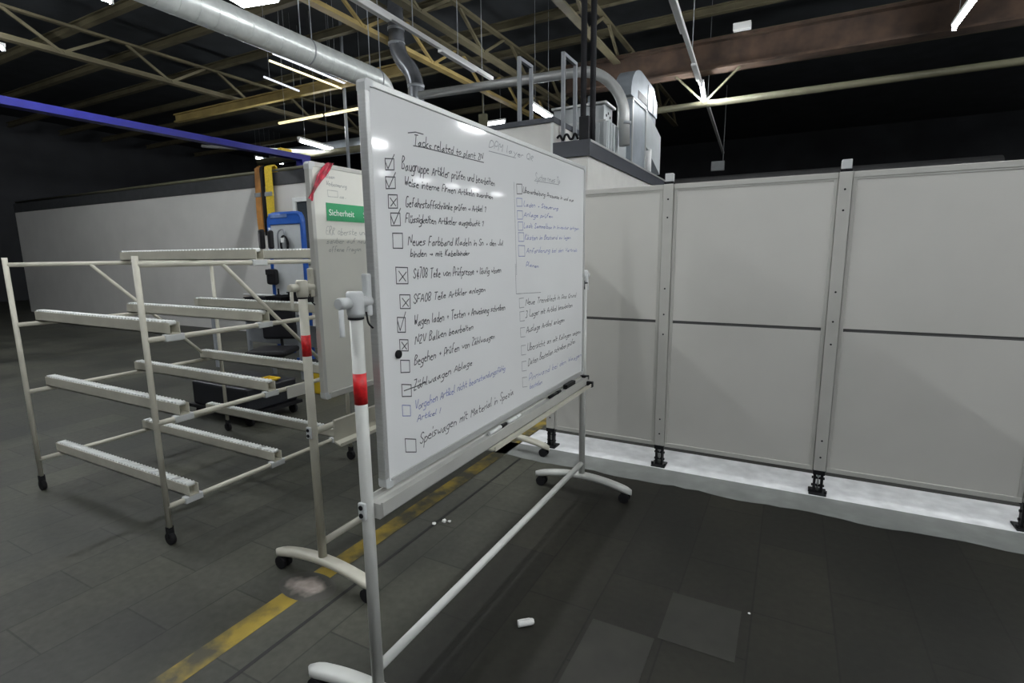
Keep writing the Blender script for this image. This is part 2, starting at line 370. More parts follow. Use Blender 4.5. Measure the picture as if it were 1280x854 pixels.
def trunk(name, p0, p1, label, rods, ztop=6.0, wide=()):
    p0, p1 = Vector(p0), Vector(p1)
    t = empty(name, p0, label, 'lamp rail', None)
    b = MB(); b.obox((0, 0, 0), p1-p0, .06, .06); b.build('channel', M['trunk'], t)
    for a, c in wide:
        q0, q1 = (p1-p0)*a, (p1-p0)*c
        b = MB(); b.obox(q0+Vector((0, 0, -.045)), q1+Vector((0, 0, -.045)), .085, .045, bev=.008); b.build('lamp_cover', M['trunk'], t)
    for a in rods:
        q = (p1-p0)*a
        b = MB(); b.tube([q+Vector((0, 0, .03)), Vector((q.x, q.y, ztop-p0.z))], .007, 6); b.build('hanger_rod', M['rail_grey'], t)
    return t
trunk('lamp_rail', (-4.86, 3.6, 4.66), (-4.93, 8.62, 4.62), 'long white lamp rail slanting past the dark pipe towards the whiteboard', (.3, .55, .78, .93), 6.75, ((.1, .45), (.68, .88)))
trunk('lamp_rail', (-1.44, 5.8, 4.66), (-2.18, 18.6, 4.66), 'white lamp rail hanging down the right side above the partition', (.05, .28, .52), 6.75, ((.03, .19), (.3, .37)))
b = MB()
tag(MB().obox((-2.27, 11.24, 4.95), (-1.72, 11.24, 4.40), .035, .035).build('brace_strut', M['pipe_yellowish']), 'pale slanted strut left of the right lit lamp', 'strut', 'lamp struts')
tag(MB().obox((-1.10, 11.24, 4.95), (-1.70, 11.24, 4.40), .035, .035).build('brace_strut', M['pipe_yellowish']), 'pale slanted strut right of the right lit lamp', 'strut', 'lamp struts')
tag(MB().tube([(-2.9, 11.3, 4.38), (7, 11.3, 4.38)], .06).build('ceiling_pipe', M['pipe_yellowish']), 'pale yellowish pipe crossing behind the right lit lamp', 'pipe')
tag(MB().tube([(-12.5, 9.5, 3.98), (-8.0, 9.5, 3.98)], .075).build('ceiling_pipe', M['pipe_yellowish']), 'pale pipe crossing under the lit lamp left of the whiteboard', 'pipe')
tag(MB().tube([(-14, 11.2, 4.5), (-8.6, 11.2, 4.5)], .2, 20).tube([(-11, 11.2, 4.69), (-11, 11.2, 6.75)], .015, 6).build('far_duct', M['sheet']), 'round galvanised duct crossing far behind the lit lamp left of the whiteboard', 'duct')
tag(MB().tube([(-14.5, 9.3, 4.55), (-11.0, 10.2, 4.2)], .045).build('ceiling_pipe', M['trunk']), 'thin pale slanted pipe above the blue crane', 'pipe')
tag(MB().tube([(-9.05, 9.2, 3.45), (-9.05, 9.2, 6.75)], .035).build('hanging_pole', M['rail_grey']), 'thin grey pole hanging from the roof behind the second whiteboard', 'pole')
t = empty('far_pipe', (0, 16, 3.3), 'thick dark pipe along the far wall behind the partition', 'pipe')
MB().tube([(-8.5, 0, 0), (4, 0, 0)], .32, 20).build('pipe_run', mat('dark_far_pipe', (.12, .12, .12), .6), t)
for x in (-7, -2, 3): MB().box((x-.06, -.06, -3.3), (x+.06, .06, -.3)).build('support', M['darkband'], t)
tag(MB().box((-2.55, 18.8, 4.15), (-2.15, 18.9, 4.45), .01).tube([(-2.2, 18.85, 4.45), (-2.2, 18.85, 6.75)], .012, 6).build('junction_box', M['machine_grey']), 'small grey box at the far end of the right lamp rail', 'box')

# ------------------------------------------------------------------ ducts and pipes
t = empty('ventilation_duct', (-5.83, 2.4, 4.2), 'large round galvanised spiral duct running in from the upper left', 'duct')
path = bend([(0, 0, 0), (0, 4.42, 0), (-.25, 4.6, -.8)], .28)
MB().tube(path, .165, 28).build('duct_shell', M['duct'], t)
for i in range(20):
    y = .15+i*.205
    MB().tube([(0, y, 0), (0, y+.010, 0)], .167, 28).build('seam_ring', M['duct'], t)
for i, y in enumerate((2.9, 4.2)):
    b = MB(); 
    for s_ in (-1, 1): b.tube([(s_*.10, y, .125), (s_*.10, y, 1.8)], .007, 6)
    b.tube([(0, y-.010, 0), (0, y+.010, 0)], .169, 28); b.build('hanger', M['rail_grey'], t)
path = bend([(-6.62, 8.1, 6.75), (-6.62, 8.1, 5.15), (-6.22, 8.1, 4.75), (-6.22, 8.1, 3.2)], .3)
t = empty('downpipe', (0, 0, 0), 'dark grey vertical pipe with an offset bend at the top of the whiteboard', 'pipe')
MB().tube(path, .145, 20).build('pipe_run', M['pipe_dark'], t)
b = MB()
for z in (5.55, 5.3): b.tube([(-6.62, 8.1, z), (-6.62, 8.1, z+.05)], .153, 20)
b.tube([(-6.22, 8.1, 4.52), (-6.22, 8.1, 4.57)], .153, 20)
b.build('pipe_collar', M['rail_grey'], t)
t = empty('exhaust_pipe', (0, 0, 0), 'grey exhaust pipe crossing above the whiteboard and bending down to the machine', 'pipe')
path = bend([(-5.45, 7.2, 4.07), (-2.5, 7.2, 3.98), (-2.14, 7.28, 3.62), (-2.12, 7.3, 2.98)], .3)
MB().tube(path, .075, 18, radii=[.065]*2+[.072]*(len(path)-2)).build('pipe_run', M['pale_pipe'], t)
b = MB(); b.tube([(-2.12, 7.3, 3.25), (-2.12, 7.3, 3.29)], .08, 18); b.build('pipe_collar', M['rail_grey'], t)
tag(MB().tube([(-5.4, 7.32, 4.15), (-2.7, 7.32, 4.06)], .018, 8).build('conduit', mat('dark_red_conduit', (.22, .05, .06), .5)), 'thin dark red conduit along the top of the exhaust pipe', 'pipe')
for i, (x, y, lab) in enumerate([(-2.27, 6.10, 'left one of two thick black vertical cables in front of the machine'), (-2.17, 6.14, 'right one of two thick black vertical cables in front of the machine')]):
    tag(MB().tube(bend([(x, y, 2.84), (x, y, 3.4), (x, y, 6.75)], .3), .034, 10).build('black_cable', M['rubber']), lab, 'cable', 'black cables in front of the machine')
tag(MB().box((-2.28, 5.98, 2.84), (-2.16, 6.05, 3.10), .01).build('switch_box', M['plastic_black']), 'black switch box at the foot of the black cables', 'box')

# ------------------------------------------------------------------ cabin, platform, machine
t = empty('cabin', (-2.17, 6, 0), 'white enclosed cabin behind the partition carrying the machine platform', 'cabin')
MB().box((-2.4, 0, 0), (0, 4.2, 2.66)).build('cabin_wall', M['cabin'], t)
b = MB(); b.prism([(-.43, -.03), (.03, -.03), (.03, 4.25), (-2.4, 4.25), (-2.4, .93), (-.43, .93)], 'z', 2.66, 2.84)
b.build('steel_platform', M['deck_steel'], t)
MB().box((.03, .0, 2.815), (.036, 4.2, 2.84)).build('edge_strip', M['alu'], t)
t = empty('roof_box', (-3.6, 6, 2.66), 'cream box on the cabin roof behind the top right corner of the whiteboard', 'box')
MB().box((-.95, 0, 0), (.995, .86, .42)).build('box_body', M['cabin'], t)
MB().box((-.97, -.02, .42), (1.01, .88, .48)).build('dark_lid', M['deck_steel'], t)
MB().box((.965, -.012, 0), (.995, 0, .42)).build('corner_post', M['sign_white'], t)
t = empty('machine_cabinet', (-2.66, 6.97, 2.84), 'grey ribbed machine cabinet with a raised cap on the platform', 'machine')
b = MB(); b.box((-.45, 0, 0), (.42, .42, .42), .01)
for i in range(8):
    x = -.40+i*.108; b.box((x, -.022, .03), (x+.05, 0, .40), .006)
for i in range(3):
    b.box((.42, .05+i*.12, .03), (.44, .11+i*.12, .40), .006)
b.build('ribbed_body', M['machine_grey'], t)
b = MB(); b.box((-.38, .04, .42), (.34, .40, .64), .008); b.build('cap_box', M['machine_grey'], t)
b = MB(); b.box((-.40, .0, .64), (.38, .44, .67), .004); b.box((-.40, 0, .41), (.38, .43, .44), .004); b.build('cap_rim', M['alu'], t)
b = MB(); b.tube([(.1, .2, .67), (.1, .2, .80)], .045, 12); b.build('vent_stub', M['sheet'], t)
b = MB()
for y, z in [(.12, .50), (.2, .54), (.28, .50)]: b.box((.34, y, z), (.346, y+.03, z+.03))
b.build('grip_hole', M['plastic_black'], t)
t = empty('machine_cabinet', (-2.56, 7.53, 2.84), 'low grey cabinet with two ribs between the machine and the tall duct', 'machine')
b = MB(); b.box((-.3, 0, 0), (.28, .42, .42), .01)
for i in range(3): b.box((.02+i*.09, -.02, .03), (.06+i*.09, 0, .40), .005)
b.build('ribbed_body', M['machine_grey'], t)
b = MB(); b.box((-.31, -.01, .42), (.29, .43, .45), .004); b.build('lid', M['alu'], t)
t = empty('sheet_metal_duct', (-2.25, 8.1, 2.84), 'tall galvanised sheet metal duct with a bent top beside the machine', 'duct')
MB().box((-.22, 0, 0), (0, .85, .98), .006).build('riser', M['sheet'], t)
b = MB(); prof = []
for i in range(11):
    a = math.pi/2*i/10; prof.append((.45-.62*math.cos(a)*.95, 1.02+.42*math.sin(a)))
prof += [(1.25, 1.40), (1.5, 1.2), (1.5, .98), (-.14, .98)]
b.prism(prof, 'x', -.23, .02); b.build('curved_hood', M['sheet'], t)
MB().box((.019, .25, 1.02), (.025, .80, 1.13)).build('grille', M['plastic_black'], t)
for y in (.84, 1.22): MB().box((.018, y, .99), (.03, y+.04, 1.36)).build('hood_flange', M['alu'], t)
MB().box((-.22, .85, .42), (.0, 1.5, 1.0), .006).build('side_duct', M['sheet'], t)
b = MB(); b.prism([(.86, .42), (1.9, .10), (1.9, .75), (.86, .98)], 'x', -.22, .01); b.build('sloped_duct', M['machine_grey'], t)
b = MB(); b.box((.0, 0, 0), (.014, .045, .97)); b.box((0, .80, 0), (.014, .85, .97)); b.box((-.22, -.012, 0), (-.19, 0, .97)); b.box((-.24, -.014, .955), (.016, .87, .985)); b.build('corner_flange', M['alu'], t)
MB().tube([(.0, 1.05, .0), (.0, 1.05, .4)], .06, 12).build('spigot', M['trunk'], t)
def railing(x, y0, y1, zb, z, label):
    t = empty('handrail', (x, y0, zb), label, 'railing', 'handrails on the cabin')
    h = z-zb; w_ = y1-y0; q = .021
    MB().box((-q, -.02, .0), (q, .02, h)).build('post', M['rail_grey'], t)
    MB().box((-q, w_-.02, .0), (q, w_+.02, h)).build('post', M['rail_grey'], t)
    MB().box((-q, .02, h-.04), (q, w_-.02, h)).build('top_rail', M['rail_grey'], t)
railing(-3.15, 6.19, 6.53, 3.14, 3.95, 'grey upright handrail frame nearest the lit lamp, on the cream box')
railing(-2.56, 6.19, 6.58, 2.84, 3.90, 'grey upright handrail frame next to the black cables')
b = MB(); p = [(-2.57+i*.027, 6.03+.02*math.sin(i*1.1), 2.90+.04*math.sin(i*1.7)) for i in range(11)]
b.tube(bend(p, .03, 3), .014, 8); tag(b.build('black_cable', M['rubber']), 'loose black cable lying along the platform front edge', 'cable')

# ------------------------------------------------------------------ partition
WY = 3.73
def partition_panel(x0, x1, label):
    t = empty('partition_panel', ((x0+x1)/2, WY, .154), label, 'partition', 'grey partition panels')
    h = (x1-x0)/2; H = 1.845
    MB().box((-h, -.018, .03), (h, .018, .905)).build('lower_infill', M['panel'], t)
    MB().box((-h, -.018, .925), (h, .018, H-.03)).build('upper_infill', M['panel'], t)
    MB().box((-h, -.012, .903), (h, .012, .927)).build('middle_groove', M['groove'], t)
    b = MB(); b.box((-h, -.024, H-.035), (h, .024, H), .003); b.box((-h, -.021, H-.045), (h, .021, H-.035)); b.build('top_rail', M['panel_frame'], t)
    MB().box((-h, -.024, 0), (h, .024, .03), .003).build('bottom_rail', M['panel_frame'], t)
    for s in (-1, 1):
        a, c = sorted((s*h, s*(h-.022))); MB().box((a, -.023, .03), (c, .023, H-.035), .003).build('side_stile', M['panel_frame'], t)
    return t
def partition_post(x, label):
    t = empty('partition_post', (x, WY, 0), label, 'post', 'partition posts')
    b = MB(); b.box((-.034, -.034, .16), (.034, .034, 2.0), .004); b.build('upright', M['panel_frame'], t)
    b = MB()
    for z in (.25, .36, .98, 1.12, 1.3, 1.78, 1.9): b.tube([(0, -.0335, z), (0, -.0355, z)], .006, 10)
    b.build('bolt_hole', M['plastic_black'], t)
    b = MB(); b.box((-.026, -.026, 2.015), (.026, .026, 2.07), .004); b.build('end_cap', M['plastic_grey'], t)
    MB().box((-.030, -.030, 1.999), (.030, .030, 2.016)).build('cap_collar', M['plastic_black'], t)
    b = MB(); b.box((-.05, -.055, 0), (.05, .055, .012), .004)
    b.box((-.028, -.022, .012), (-.013, .022, .15), .003); b.box((.013, -.022, .012), (.028, .022, .15), .003); b.box((-.034, -.032, .13), (.034, .032, .162), .003)
    for z in (.05, .10): b.tube([(-.036, 0, z), (.036, 0, z)], .009, 8)
    for s in (-1, 1): b.tube([(s*.045, -.03, .01), (s*.045, -.03, .03)], .008, 8)
    b.build('adjustable_foot', M['plastic_black'], t)
    MB().tube([(0, 0, .014), (0, 0, .14)], .008, 10).build('foot_spindle', M['alu'], t)
partition_post(-1.63, 'grey partition post at the free left end, behind the whiteboard')
partition_post(-.765, 'grey partition post in the middle of the picture with black foot showing')
partition_post(.245, 'grey partition post first right of the middle one')
partition_post(1.255, 'grey partition post second right of the middle one')
partition_post(2.265, 'grey partition post third right of the middle one')
partition_panel(-1.594, -.801, 'grey partition panel partly hidden behind the right end of the whiteboard')
partition_panel(-.729, .209, 'wide grey partition panel just right of the post with the black foot')
partition_panel(.281, 1.219, 'grey partition panel at the right border of the view')
partition_panel(1.291, 2.229, 'grey partition panel farthest right along the partition')

# ------------------------------------------------------------------ handwriting (single-stroke letters)
G = {
'a': '35 26 15 04 13 23 35;36 34 43', 'b': '09 03;05 16 26 35 34 23 13 04', 'c': '36 16 05 04 13 33', 'd': '35 26 16 05 04 13 23 34;39 33',
'e': '05 35 26 16 05 04 13 33', 'f': '39 29 18 13;06 26', 'g': '36 16 05 04 13 33;36 31 20 00', 'h': '09 03;05 16 26 35 33', 'i': '06 03;07 08',
'j': '16 11 00;17 18', 'k': '09 03;36 04 33', 'l': '09 04 13', 'm': '06 03;05 16 26 23;25 36 46 43', 'n': '06 03;05 16 26 35 33',
'o': '16 05 04 13 23 34 35 26 16', 'p': '06 00;05 16 26 35 34 23 03', 'q': '36 16 05 04 13 33;36 30', 'r': '06 03;05 16 26', 's': '36 16 05 34 23 03',
't': '18 14 23 33;06 36', 'u': '06 04 13 23 35;36 33', 'v': '06 23 46', 'w': '06 13 25 33 46', 'x': '06 33;03 36', 'y': '06 24;46 10', 'z': '06 36 03 33',
'A': '03 29 43;15 35', 'B': '03 09 29 38 27 06;26 35 34 23 03', 'D': '03 09 29 47 45 23 03', 'F': '03 09 39;06 26', 'G': '39 19 07 05 13 33 45 25', 'I': '03 09',
'K': '03 09;39 06 33', 'L': '09 03 33', 'M': '03 09 25 49 43', 'N': '03 09 43 49', 'P': '03 09 29 38 36 25 05', 'Q': '19 07 05 13 33 45 47 39 19;24 42',
'R': '03 09 29 38 27 06 33', 'S': '38 29 19 08 07 35 34 23 13 04', 'T': '09 49;29 23', 'U': '09 04 13 33 44 49', 'V': '09 23 49', 'W': '09 13 27 33 49',
'Z': '09 39 03 33', 'E': '39 09 03 33;06 26', 'H': '03 09;06 46;49 43', 'J': '39 34 23 04',
'0': '19 07 05 13 23 35 37 29 19', '1': '07 19 13', '2': '08 19 29 38 03 33', '3': '09 39 26 35 34 23 03', '4': '29 05 35;27 23', '7': '09 39 13',
'8': '16 07 08 19 29 38 37 26 16 05 04 13 23 34 35 26', '+': '15 35;26 24', '!': '09 05;03 04', '?': '08 19 29 38 26 25;23 24', '>': '05 45;36 45 34', '.': '03 04', '-': '05 25'}
for a_, b_ in (('ü', 'u'), ('ä', 'a'), ('ö', 'o'), ('Ü', 'U')):
    dz = '' if a_ != 'Ü' else ''
    G[a_] = G[b_] + (';07 08;27 28' if a_ != 'Ü' else ';1: 1;;3: 3;')
G['Ü'] = G['U']
def ribbon(bm, pts, width, x):
    hw = width/2
    for i, (p, q) in enumerate(zip(pts, pts[1:])):
        dy, dz = q[0]-p[0], q[1]-p[1]; L = math.hypot(dy, dz)
        if L < 1e-6: continue
        ty, tz = dy/L*hw*.8, dz/L*hw*.8; ny, nz = -dz/L*hw, dy/L*hw
        dx = x+.00002*(i % 4)
        vs = [bm.verts.new((dx, *v)) for v in ((p[0]-ty+ny, p[1]-tz+nz), (p[0]-ty-ny, p[1]-tz-nz), (q[0]+ty-ny, q[1]+tz-nz), (q[0]+ty+ny, q[1]+tz+nz))]
        bm.faces.new(vs)
def text_strokes(txt, y0, z0, y1, z1, h):
    tot = 0; lay = []
    for ch in txt:
        if ch == ' ': tot += 3.6; continue
        gl = [[(int(p[0]), int(p[1])) for p in st.split()] for st in G[ch].split(';')]
        wmax = max(p[0] for st in gl for p in st); lay.append((tot, gl)); tot += wmax+1.25
    sx = math.hypot(y1-y0, z1-z0)/tot; sl = (z1-z0)/(y1-y0) if abs(y1-y0) > 1e-6 else 0
    out = []; wob = random.uniform(0, 6)
    for off, gl in lay:
        k = random.uniform(.88, 1.12); oz = .05*h*math.sin(off*.35+wob)+random.uniform(-.03, .03)*h
        for st in gl:
            P = []
            for (gx, gy) in st:
                u = off+gx+.27*(gy-3)+random.uniform(-.2, .2); v = (gy-3 if gy <= 6 or gy > 8 else gy-3)/6*h*k*(1.06-.3*off/tot)*(.86 if gy <= 6 else 1)+oz+random.uniform(-.035, .035)*h
                y = y0+u*sx; P.append((y, z0+u*sx*sl+v))
            if len(P) > 2:                       # round the corners like a pen would
                Q = [P[0]]
                for a, b in zip(P, P[1:]): Q += [(a[0]*.75+b[0]*.25, a[1]*.75+b[1]*.25), (a[0]*.25+b[0]*.75, a[1]*.25+b[1]*.75)]
                P = Q+[P[-1]]
            out.append(P)
    return out
INK = {'f': ('ink_faint', 'faint grey'), 'k': ('ink_black', 'black'), 'g': ('ink_grey', 'faded grey'), 'b': ('ink_blue', 'blue')}
def write(parent, item, oy, x, wd):
    kind, txt, ink, a, h = item
    b = MB()
    if kind == 'T':
        for st in text_strokes(txt, *a, h): ribbon(b.bm, [(p[0]-oy, p[1]) for p in st], wd, x)
        nm = 'handwritten_line'
    else:
        ribbon(b.bm, [(p[0]-oy, p[1]) for p in a], wd, x); nm = 'drawn_mark'
    me = bpy.data.meshes.new(nm); b.bm.to_mesh(me); b.bm.free(); me.materials.append(M[INK[ink][0]])
    o = bpy.data.objects.new(nm, me); COL.objects.link(o); o.parent = parent
    if ink != 'k': o['label'] = INK[ink][1] + ' marker writing'
    return o
WRITING=[
('T','Tacks related to plant ZN','k',[1.414,1.9,1.848,1.915],0.03),
('S','','k',[(1.412,1.897),(1.463,1.9),(1.576,1.902),(1.67,1.904),(1.852,1.907)],0),
('S','','k',[(1.388,1.932),(1.426,1.941),(1.466,1.942)],0),
('T','Baugruppe Artikler prüfen und bearbeiten','k',[1.349,1.816,1.939,1.828],0.035),
('T','Weise interne Firmen Artikeln zuordnen','k',[1.358,1.767,1.922,1.773],0.026),
('T','Gefahrstoffschränke prüfen > Artikel ?','k',[1.36,1.703,1.864,1.717],0.028),
('T','Flüssigkeiten Artikeler ausgebucht ?','k',[1.356,1.654,1.843,1.661],0.027),
('S','','k',[(1.273,1.837),(1.313,1.842),(1.312,1.809),(1.273,1.804),(1.273,1.837)],0),
('S','','k',[(1.272,1.83),(1.284,1.809),(1.316,1.855)],0),
('S','','k',[(1.271,1.784),(1.315,1.788),(1.314,1.754),(1.271,1.749),(1.271,1.784)],0),
('S','','k',[(1.271,1.777),(1.284,1.754),(1.318,1.802)],0),
('S','','k',[(1.279,1.732),(1.321,1.735),(1.32,1.695),(1.278,1.692),(1.279,1.732)],0),
('S','','k',[(1.288,1.723),(1.312,1.701)],0),
('S','','k',[(1.316,1.723),(1.289,1.699)],0),
('S','','k',[(1.286,1.678),(1.33,1.68),(1.33,1.642),(1.286,1.64),(1.286,1.678)],0),
('S','','k',[(1.286,1.671),(1.299,1.645),(1.334,1.695)],0),
('S','','k',[(1.291,1.617),(1.338,1.618),(1.336,1.571),(1.29,1.571),(1.291,1.617)],0),
('T','Neues Farbband Kladeln in Sn + den Jul','k',[1.364,1.581,2.003,1.585],0.029),
('T','binden > mit Kabelbinder','k',[1.373,1.544,1.734,1.546],0.022),
('S','','k',[(1.298,1.512),(1.356,1.509),(1.355,1.457),(1.298,1.46),(1.298,1.512)],0),
('S','','k',[(1.312,1.499),(1.344,1.466)],0),
('S','','k',[(1.349,1.495),(1.312,1.468)],0),
('T','S4708 Teile von Prüfpresse + läufig wissen','k',[1.384,1.472,1.983,1.472],0.031),
('S','','k',[(1.311,1.424),(1.362,1.42),(1.361,1.375),(1.311,1.38),(1.311,1.424)],0),
('S','','k',[(1.323,1.412),(1.352,1.383)],0),
('S','','k',[(1.356,1.407),(1.323,1.385)],0),
('T','SFA08 Teile Artikler anlegen','k',[1.379,1.391,1.848,1.4],0.027),
('S','','k',[(1.294,1.353),(1.333,1.348),(1.331,1.3),(1.293,1.305),(1.294,1.353)],0),
('S','','k',[(1.294,1.344),(1.305,1.309),(1.336,1.366)],0),
('T','Wagen laden + Testen + Anweisung schreiben','k',[1.377,1.315,2.014,1.309],0.033),
('S','','k',[(1.3,1.28),(1.342,1.273),(1.341,1.236),(1.3,1.243),(1.3,1.28)],0),
('S','','k',[(1.31,1.27),(1.333,1.243)],0),
('S','','k',[(1.337,1.263),(1.31,1.247)],0),
('T','N2V Balken bearbeiten','k',[1.377,1.251,1.748,1.257],0.03),
('S','','k',[(1.3,1.212),(1.345,1.203),(1.344,1.163),(1.299,1.171),(1.3,1.212)],0),
('T','Begehen + Prüfen von Zählwaagen','k',[1.37,1.182,1.919,1.194],0.032),
('S','','k',[(1.3,1.131),(1.348,1.119),(1.347,1.079),(1.3,1.09),(1.3,1.131)],0),
('T','Zählwaagen Ablage','k',[1.359,1.097,1.735,1.114],0.03),
('S','','k',[(1.311,1.107),(1.375,1.107),(1.433,1.11)],0),
('S','','b',[(1.298,1.061),(1.339,1.049),(1.338,1.013),(1.298,1.024),(1.298,1.061)],0),
('T','Vorgehen Artikel nicht beanstandungsfähig','b',[1.362,1.024,2.007,1.038],0.03),
('T','Artikel !','b',[1.372,0.985,1.509,0.976],0.022),
('S','','k',[(1.304,0.943),(1.36,0.923),(1.359,0.877),(1.305,0.896),(1.304,0.943)],0),
('T','Speiswagen mit Material in Spezia','k',[1.382,0.899,2.085,0.904],0.039),
('T','DPM layer QR','g',[1.896,1.972,2.308,1.979],0.031),
('S','','g',[(1.895,1.957),(2.127,1.965)],0),
('T','System neues Tip','g',[2.327,1.895,2.632,1.913],0.033),
('S','','g',[(2.317,1.89),(2.608,1.903)],0),
('S','','g',[(2.108,1.86),(2.117,1.665),(2.125,1.455)],0),
('S','','g',[(2.114,1.504),(2.12,1.369),(2.385,1.357)],0),
('S','','k',[(2.133,1.855),(2.186,1.86),(2.187,1.818),(2.136,1.813),(2.133,1.855)],0),
('T','Überarbeitung Prozesse in und aus','k',[2.194,1.825,2.826,1.834],0.022),
('S','','b',[(2.132,1.794),(2.185,1.797),(2.186,1.763),(2.134,1.759),(2.132,1.794)],0),
('T','Laden + Steuerung','b',[2.202,1.764,2.609,1.775],0.022),
('S','','b',[(2.136,1.74),(2.189,1.742),(2.191,1.706),(2.139,1.703),(2.136,1.74)],0),
('T','Anlage prüfen','b',[2.202,1.718,2.539,1.73],0.022),
('S','','b',[(2.144,1.691),(2.192,1.693),(2.193,1.656),(2.146,1.654),(2.144,1.691)],0),
('T','Ladt Sammelbox in Inventur bringen','b',[2.201,1.668,2.914,1.683],0.022),
('S','','b',[(2.146,1.644),(2.2,1.645),(2.202,1.606),(2.149,1.605),(2.146,1.644)],0),
('T','Kästen im Bestand zu legen','b',[2.209,1.613,2.79,1.628],0.023),
('S','','b',[(2.145,1.587),(2.209,1.586),(2.211,1.538),(2.148,1.538),(2.145,1.587)],0),
('T','Anforderung bei den Vertrieb','b',[2.227,1.553,2.889,1.559],0.023),
('T','Planen','b',[2.222,1.492,2.364,1.48],0.022),
('S','','g',[(2.195,1.344),(2.149,1.345),(2.152,1.301),(2.198,1.3)],0),
('T','Neue Trennblech in Pos Grund','k',[2.214,1.308,2.881,1.298],0.03),
('S','','g',[(2.2,1.281),(2.154,1.282),(2.156,1.238),(2.203,1.236)],0),
('T','3 Lager mit Artikel bearbeiten','k',[2.213,1.249,2.825,1.244],0.031),
('S','','g',[(2.205,1.203),(2.159,1.206),(2.162,1.162),(2.209,1.158)],0),
('T','Auslage Artikel anlegen','k',[2.221,1.175,2.704,1.173],0.031),
('S','','g',[(2.212,1.116),(2.165,1.12),(2.168,1.075),(2.215,1.07)],0),
('T','Übersicht an mit Kollegen zeigen','k',[2.23,1.084,2.961,1.072],0.031),
('S','','g',[(2.218,1.037),(2.17,1.042),(2.173,0.996),(2.221,0.99)],0),
('T','Daten Bestellen schreiben prüfen','k',[2.238,1.01,2.873,1.025],0.032),
('S','','g',[(2.223,0.956),(2.175,0.963),(2.178,0.916),(2.227,0.908)],0),
('T','Pinnwand bei den Waagen','b',[2.247,0.932,2.981,0.925],0.032),
('T','bestellen','b',[2.257,0.889,2.404,0.884],0.025),
]


